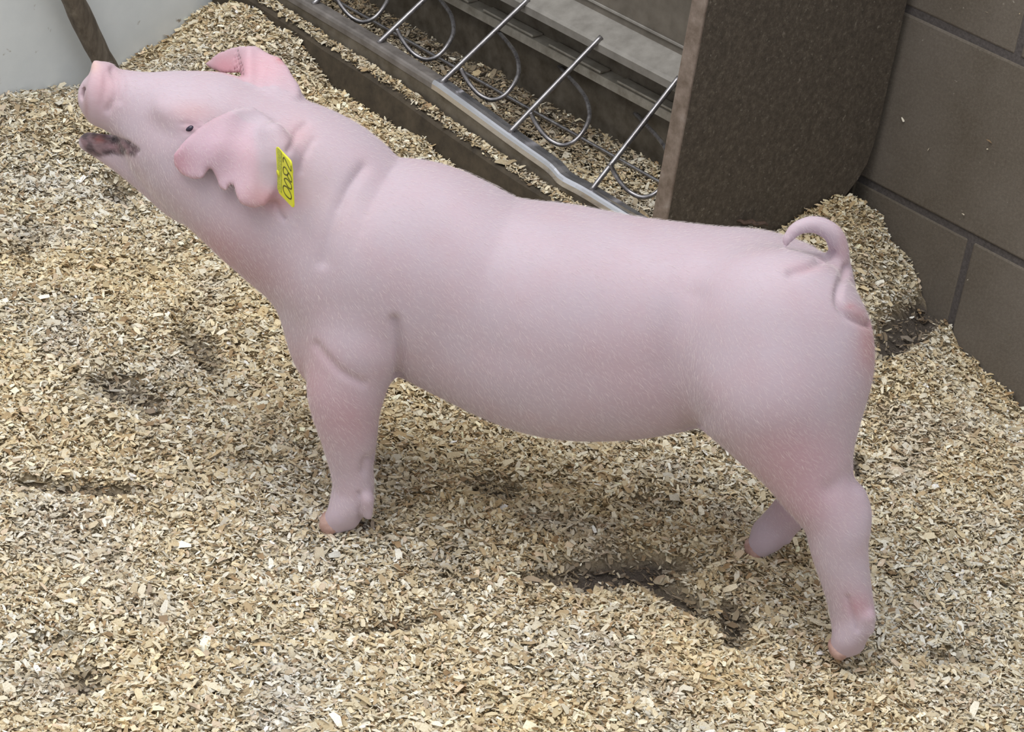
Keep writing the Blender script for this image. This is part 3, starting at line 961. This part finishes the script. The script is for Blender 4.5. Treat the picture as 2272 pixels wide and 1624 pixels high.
def smooth_mesh(V, F, it, lam=0.5, mu=-0.52):
    e = np.concatenate([F[:, [0, 1]], F[:, [1, 2]], F[:, [2, 3]], F[:, [3, 0]]])
    n = len(V)
    deg = np.bincount(e[:, 0], minlength=n) + np.bincount(e[:, 1], minlength=n)
    for k in range(it * 2):
        acc = np.stack([np.bincount(e[:, 0], V[e[:, 1], i], n) + np.bincount(e[:, 1], V[e[:, 0], i], n) for i in range(3)], 1)
        V = V + (lam if k % 2 == 0 else mu) * (acc / deg[:, None] - V)
    return V
BV = smooth_mesh(BV, BF, 5)
BV = smooth_mesh(BV, BF, 2, 0.4, 0.0)

def vnormals(V, F):
    fn = np.cross(V[F[:, 2]] - V[F[:, 0]], V[F[:, 3]] - V[F[:, 1]])
    N = np.zeros_like(V)
    for i in range(4): np.add.at(N, F[:, i], fn)
    return N / (np.linalg.norm(N, axis=1)[:, None] + 1e-12)
BN = vnormals(BV, BF)
VIEW = C_L - BV; VIEW /= np.linalg.norm(VIEW, axis=1)[:, None]
bu, bv = pproj(BV)
near = (BN * VIEW).sum(1) > 0.05
def line_dist(poly):
    d = np.full(len(bu), 1e9)
    P = catmull(poly, 6)
    for i in range(len(P) - 1):
        a, ab = P[i], P[i + 1] - P[i]
        t = np.clip(((bu - a[0]) * ab[0] + (bv - a[1]) * ab[1]) / (ab @ ab + 1e-9), 0, 1)
        d = np.minimum(d, np.hypot(bu - a[0] - t * ab[0], bv - a[1] - t * ab[1]))
    return d
# creases and soft muscle lines sculpted into the hide: (line, half width px, depth mm)
lat_ok = BV[:, 1] < 0.04
def crease(poly, w, depth):
    d = line_dist(poly)
    f = np.exp(-(d / w) ** 2) * near * lat_ok
    BV[:] = BV - BN * (f * depth * MM)[:, None]
crease([(876, 712), (886, 755), (890, 800), (884, 838)], 11, 5.5)
crease([(700, 765), (728, 798), (760, 828), (806, 850)], 10, 2.4)
crease([(806, 372), (775, 415), (748, 470), (728, 530), (716, 580)], 15, 3.0)
crease([(806, 372), (775, 415), (752, 462)], 5, 1.0)
crease([(640, 335), (652, 315), (660, 290), (678, 275)], 7, 2.4)
crease([(668, 380), (676, 345), (695, 310)], 7, 1.6)
crease([(600, 455), (612, 450), (622, 475), (630, 486)], 5, 2.4)
crease([(249, 154), (258, 185), (254, 215), (238, 245)], 6, 2.6)
crease([(268, 156), (275, 190), (266, 225)], 6, 1.8)
crease([(232, 158), (234, 190), (226, 232)], 6, 0.9)
crease([(1536, 660), (1510, 730), (1500, 800), (1512, 870), (1540, 930)], 38, 4.2)
crease([(1755, 606), (1800, 590), (1845, 562)], 10, 4.0)
crease([(1680, 1075), (1640, 1035), (1600, 995)], 14, 0.8)
crease([(1884, 1052), (1862, 1072), (1840, 1086)], 20, 2.4)
crease([(1880, 1325), (1892, 1360), (1902, 1398)], 5, 2.2)
crease([(797, 1095), (797, 1120), (798, 1150)], 5, 2.6)
crease([(835, 1012), (812, 1022), (806, 1044)], 9, 2.6)
crease([(233, 298), (262, 309), (285, 318), (306, 334)], 4, 2.6)
crease([(1880, 592), (1864, 632), (1860, 668), (1878, 698), (1915, 716), (1940, 722)], 8, 4.6)
crease([(404, 276), (416, 274), (430, 278)], 4, 1.2)
crease([(406, 292), (418, 296), (430, 292)], 4, 0.9)
BN = vnormals(BV, BF)

# --- hide colour: one even base, pinker on ears, snout, throat and legs
n = len(BV)
base = np.tile(lin((187, 170, 180)), (n, 1))
def blend(c, w):
    w = np.clip(w, 0, 1)[:, None]
    base[:] = base * (1 - w) + lin(c) * w
X_, Y_, Z_ = BV.T
ON_EAR = np.exp(-(np.abs(BV[:, 1] - ear_n(bu, bv)) / 0.0048) ** 4)
def blob(u0, v0, ru, rv, c, st, latmax=0.5, latmin=-0.5):
    e = ((bu - u0) / ru) ** 2 + ((bv - v0) / rv) ** 2
    blend(c, np.exp(-e) * st * (ON_EAR if latmax == -0.045 else 1.0) * (BV[:, 1] < latmax) * (BV[:, 1] > latmin))
blob(470, 560, 80, 66, (190, 142, 148), .6); blob(560, 620, 70, 60, (188, 146, 154), .45); blob(680, 850, 60, 90, (188, 144, 150), .5)
blob(480, 345, 130, 120, (194, 156, 174), .75, -0.045); blob(395, 365, 30, 44, (204, 142, 158), .7, -0.045); blob(560, 440, 60, 40, (200, 152, 158), .5, -0.045); blob(560, 350, 50, 60, (200, 160, 168), .5, -0.045)
blob(430, 250, 55, 24, (184, 146, 148), .6); blob(610, 445, 50, 26, (186, 122, 122), .55, -0.02); blob(660, 300, 40, 40, (198, 158, 162), .5)
blob(228, 190, 40, 60, (198, 148, 154), .5); blob(208, 145, 14, 16, (212, 176, 164), .7)
blob(560, 150, 110, 50, (202, 156, 166), .8, .5, 0.01); blob(496, 150, 40, 30, (190, 126, 136), .7, .5, 0.02); blob(626, 128, 12, 10, (196, 100, 98), .8, .5, 0.01)
blob(1932, 760, 30, 80, (192, 132, 130), .6); blob(1760, 1020, 120, 80, (192, 142, 152), .5); blob(1790, 1120, 70, 60, (186, 138, 148), .45)
blob(770, 930, 70, 70, (188, 140, 150), .45); blob(1905, 1345, 34, 30, (188, 128, 138), .5)
blob(1790, 592, 50, 14, (190, 148, 156), .4); blob(1875, 540, 16, 50, (200, 154, 158), .4)
blob(1390, 830, 120, 90, (192, 158, 166), .3)
# skin round the mouth: dark blotches on the lower lip
lip = [(228, 297), (203, 288), (186, 291), (173, 306), (182, 324), (202, 345), (222, 348), (250, 341), (275, 345), (298, 346), (307, 335), (296, 325), (277, 314), (252, 304)]
sd = poly_sd(bu, bv, lip)
wn = value_noise(BV[:, 0] + BV[:, 1] * .3, BV[:, 2], 0.0042, 41) * 0.7 + value_noise(BV[:, 0], BV[:, 2] - BV[:, 1] * .4, 0.010, 42) * 0.5
wl = np.clip(0.5 - sd / 8.0, 0, 1) * (np.abs(Y_) < 0.05) * (Z_ < 0.34)
blend((108, 84, 86), wl * 0.9)
blend((44, 37, 42), wl * np.clip((wn - 0.46) * 6, 0, 1) * 0.95)
blob(222, 308, 12, 9, (164, 98, 92), .8); blob(250, 325, 16, 7, (176, 138, 146), .7)
# dirt on the snout rim
blob(190, 240, 7, 40, (150, 112, 108), .5)
# under the tail
blob(1888, 680, 12, 9, (190, 118, 122), .5); blob(1905, 695, 18, 12, (184, 134, 136), .5)
blob(423, 285, 16, 12, (186, 150, 158), .6)
base = np.clip(base * (1 + 0.05 * (value_noise(BV[:, 0] + BV[:, 1], BV[:, 2], 0.03, 43) - 0.5))[:, None], 0, 1)

pig = bpy.data.objects.new('pig', None); COL.objects.link(pig)
pig.rotation_euler = (0, 0, -PSI)
tag(pig, 'pale pink young pig standing in shavings with raised head and curled tail', 'pig')
bme = bpy.data.meshes.new('body')
bme.from_pydata(BV.tolist(), [], BF.tolist())
bme.polygons.foreach_set('use_smooth', np.ones(len(bme.polygons), bool))
a = bme.attributes.new('skin', 'FLOAT_COLOR', 'POINT')
col = np.ones((n, 4), np.float32); col[:, :3] = base
a.data.foreach_set('color', col.reshape(-1)); bme.update()
body = put('body', bme, M['skin'], pig)

# eye
def blob_mesh(name, c, rx, ry, rz, rot=0.0):
    bm = bmesh.new(); bmesh.ops.create_uvsphere(bm, u_segments=16, v_segments=10, radius=1)
    for v_ in bm.verts:
        p = Vector((v_.co.x * rx, v_.co.y * ry, v_.co.z * rz))
        p = Matrix.Rotation(rot, 3, 'Y') @ p
        v_.co = p + Vector(c)
    return bm_mesh(name, bm, True)
def surf_lat(u, v, side=-1):
    """lateral position of the hide seen at pixel (u,v) on the near side"""
    w = np.hypot(bu - u, bv - v); w[~near] = 1e9
    i = np.argsort(w)[:12]
    return BV[i, 1].min()
le = surf_lat(420, 284)
put('eye', blob_mesh('eye', pg(421, 285, le + 0.0026), 0.0044, 0.0032, 0.0027, -0.55), M['eye'], pig)

# hooves: horn tips on the toes
def hoof_mesh(name, tip, back, w, h):
    """rounded wedge from back to tip, flat sole"""
    tip, back = np.asarray(tip), np.asarray(back)
    d = tip - back; L = np.linalg.norm(d); d /= L
    side = np.cross(d, ZV); side /= np.linalg.norm(side); up = np.cross(side, d)
    V, F = [], []
    K = 12
    secs = [(-0.15, .80, .80), (0.2, 1.0, 1.0), (0.6, .95, .86), (0.9, .72, .60), (1.08, .36, .34)]
    for f, sw, sh in secs:
        c = back + d * L * f
        for k_ in range(K):
            a_ = 2 * math.pi * k_ / K
            zz = math.sin(a_) * h * sh
            zz = max(zz, -h * 0.55 * sh)
            V.append(c + side * math.cos(a_) * w * sw + up * zz)
    for i in range(len(secs) - 1):
        for k_ in range(K):
            a_, b_ = i * K + k_, i * K + (k_ + 1) % K
            F.append((a_, b_, b_ + K, a_ + K))
    F.append(tuple(range(K))[::-1]); F.append(tuple(range((len(secs) - 1) * K, len(secs) * K)))
    me = mesh_from(name, V, F, True)
    bm = bmesh.new(); bm.from_mesh(me); bmesh.ops.recalc_face_normals(bm, faces=bm.faces); bm.to_mesh(me); bm.free()
    return me
for (hu, hv), (tu, tv), lat, sp in (((742, 1156), (719, 1174), -62, 9.8), ((762, 1032), (744, 1046), 60, 9.8), ((1868, 1434), (1853, 1452), -91, 10.2), ((1680, 1214), (1664, 1230), 54, 9.8)):
    for sgn in (-1, 1):
        l = (lat + sgn * sp) * MM
        put('hoof', hoof_mesh('hoof', pg(tu, tv, l), pg(hu, hv, l), 0.0118, 0.0122), M['hoof'], pig)

# ear tag
TP0 = pg(611, 321, -0.084)
FWl, Rl, Dl = F_L, R_L, -U_L
e_down = (Dl * 97 + FWl * 62) / (FPX / DIST)
e_right = (Rl * 37 + Dl * 38 - FWl * 62) / (FPX / DIST)
tn = np.cross(e_down, e_right); tn /= np.linalg.norm(tn)
if tn @ (C_L - TP0) < 0: tn = -tn
def tagpt(a, b, h=0.0): return TP0 + e_right * a + e_down * b + tn * h
rc = 0.10; ol = []
for cx_, cy_, a0 in ((rc, rc, 180), (1 - rc, rc, 270), (1 - rc, 1 - rc, 0), (rc, 1 - rc, 90)):
    for t_ in range(0, 91, 30):
        an = math.radians(a0 + t_)
        ol.append(tagpt(cx_ + rc * math.cos(an), cy_ + rc * math.sin(an) * .8))
etag = put('ear_tag', bm_mesh('ear_tag', prism_bm(ol, -tn * 0.0016, 0.0004, 1)), M['tag'], pig)
etag['label'] = 'yellow numbered tag'
def tag_uv(cx_, cy_):
    u, v = 590 + cx_ * 90 / 812.0, 300 + cy_ * 180 / 1624.0
    d = RP @ pixray(u, v); t_ = ((TP0 - C_L) @ tn) / (d @ tn)
    return C_L + d * t_ + tn * 0.0003
def ink(strokes, name, rad):
    bm = bmesh.new()
    for st in strokes:
        P = catmull([tag_uv(*p) for p in st], 5)
        me_ = tube_mesh('tmp', P, rad, 6); bm.from_mesh(me_); bpy.data.meshes.remove(me_)
    for v_ in bm.verts:      # flatten the stroke on the tag
        h = (np.array(v_.co) - TP0) @ tn
        v_.co = Vector(np.array(v_.co) - tn * (h - 0.0003 - max(h - 0.0003, 0) * 0.25))
    return put(name, bm_mesh(name, bm, True), M['ink'], etag)
ink([[(352, 540), (348, 470), (368, 448), (405, 520), (455, 630), (505, 715), (508, 660), (506, 605)]], 'digit', 0.00055)
ink([[(452, 748), (428, 700), (390, 645), (356, 640), (350, 700), (362, 760), (400, 792), (440, 786), (452, 748)],
     [(440, 786), (452, 748), (484, 790), (512, 860), (522, 925), (500, 930), (462, 872), (434, 812), (440, 786)]], 'digit', 0.00052)
ink([[(385, 860), (372, 890), (410, 970), (455, 1045), (510, 1075), (515, 1010), (480, 940), (430, 880), (390, 860)]], 'digit', 0.00055)
ink([[(352, 1020), (350, 1080), (385, 1170), (440, 1240), (500, 1275), (512, 1210), (470, 1110), (420, 1035), (370, 1010), (352, 1020)]], 'digit', 0.00055)
pp_ = [tag_uv(*p) for p in ((232, 235), (318, 330), (318, 1160), (232, 1080))]
put('print_patch', mesh_from('print_patch', [p - tn * 0.0001 for p in pp_], [(0, 1, 2, 3)]), M['tagprint'], etag)
# stud of the tag through the ear
sc_ = tagpt(0.10, 0.55)
put('tag_stud', tube_mesh('tag_stud', [sc_ + tn * 0.0006, sc_ - tn * 0.012], 0.003, 12), M['tag'], etag)

# short pale bristles over the hide
rh = np.random.default_rng(17)
fn = np.cross(BV[BF[:, 2]] - BV[BF[:, 0]], BV[BF[:, 3]] - BV[BF[:, 1]]); fa = np.linalg.norm(fn, axis=1) / 2
NH = 60000
fi = rh.choice(len(BF), NH, p=fa / fa.sum())
w4 = rh.dirichlet((1, 1, 1, 1), NH)
HP = (BV[BF[fi]] * w4[:, :, None]).sum(1)
HN = fn[fi] / (np.linalg.norm(fn[fi], axis=1)[:, None] + 1e-12)
hu, hv = pproj(HP)
away = np.hypot(hu - 421, hv - 285) > 26
tagd = (np.abs(HP[:, 1] - TP0[1]) > 0.03) | (np.hypot(hu - 628, hv - 390) > 80)
low = HP[:, 2] > 0.03
snt = (hu > 240) & ~((HP[:, 1] > 0.012) & (hv < 175) & (hu < 560))
k_ = away & tagd & low & snt
HP, HN = HP[k_], HN[k_]
bd = np.tile(np.array([0.80, 0.0, -0.60]), (len(HP), 1)) + rh.normal(0, 0.22, (len(HP), 3))
bd -= HN * (bd * HN).sum(1)[:, None] * 0.9
bd /= np.linalg.norm(bd, axis=1)[:, None]
Lh = rh.uniform(0.0035, 0.0070, len(HP))[:, None]
p0 = HP - HN * 0.0003
p1 = p0 + (HN * 0.40 + bd * 0.55) * Lh * 0.5
p2 = p1 + (HN * 0.16 + bd * 0.80) * Lh * 0.6
hc = bpy.data.hair_curves.new('bristles')
hc.add_curves([3] * len(HP))
hc.points.foreach_set('position', np.stack([p0, p1, p2], 1).reshape(-1).astype(np.float32))
ra = hc.attributes.get('radius') or hc.attributes.new('radius', 'FLOAT', 'POINT')
ra.data.foreach_set('value', np.tile(np.array([0.000036, 0.00003, 0.000012], np.float32), len(HP)))
m = Mat('bristle'); m.set(Base_Color=srgb(236, 226, 222), Roughness=0.5)
hc.materials.append(m.m)
ho = bpy.data.objects.new('bristles', hc); COL.objects.link(ho); ho.parent = pig
ho['kind'] = 'stuff'

# curled scrap of bark at the foot of the feeder end panel
bc = on_s(1668, 497, S_PANEL1 + 0.012)
V, F = [], []
for i in range(9):
    t_ = i / 8 - 0.5
    wv = 0.006 * (1 - (2 * t_) ** 2 * 0.7)
    for j in range(5):
        a_ = (j / 4 - 0.5) * 2.0
        V.append(bc + (WN * -1 * 0.6 + WD * 0.8) * t_ * 0.034 + ZV * (0.004 * math.cos(a_) * (0.6 + wv * 60) + 0.004 * t_ + 0.0015 * math.sin(i * 2.1)) + (WN * 0.8 + WD * 0.6) * math.sin(a_) * wv)
for i in range(8):
    for j in range(4):
        a_ = i * 5 + j
        F.append((a_, a_ + 1, a_ + 6, a_ + 5))
m = Mat('bark'); m.set(Base_Color=m.ramp(m.noise(260, 5, 0.7), [(0.3, srgb(52, 40, 34)), (0.7, srgb(104, 82, 68))]), Roughness=0.8)
sc_me = mesh_from('bark_scrap', V, F, True)
so = put('bark_scrap', sc_me, m.m)
sm = so.modifiers.new('solid', 'SOLIDIFY'); sm.thickness = 0.0015
tag(so, 'small curled dark bark scrap lying against the feeder end panel', 'bark')
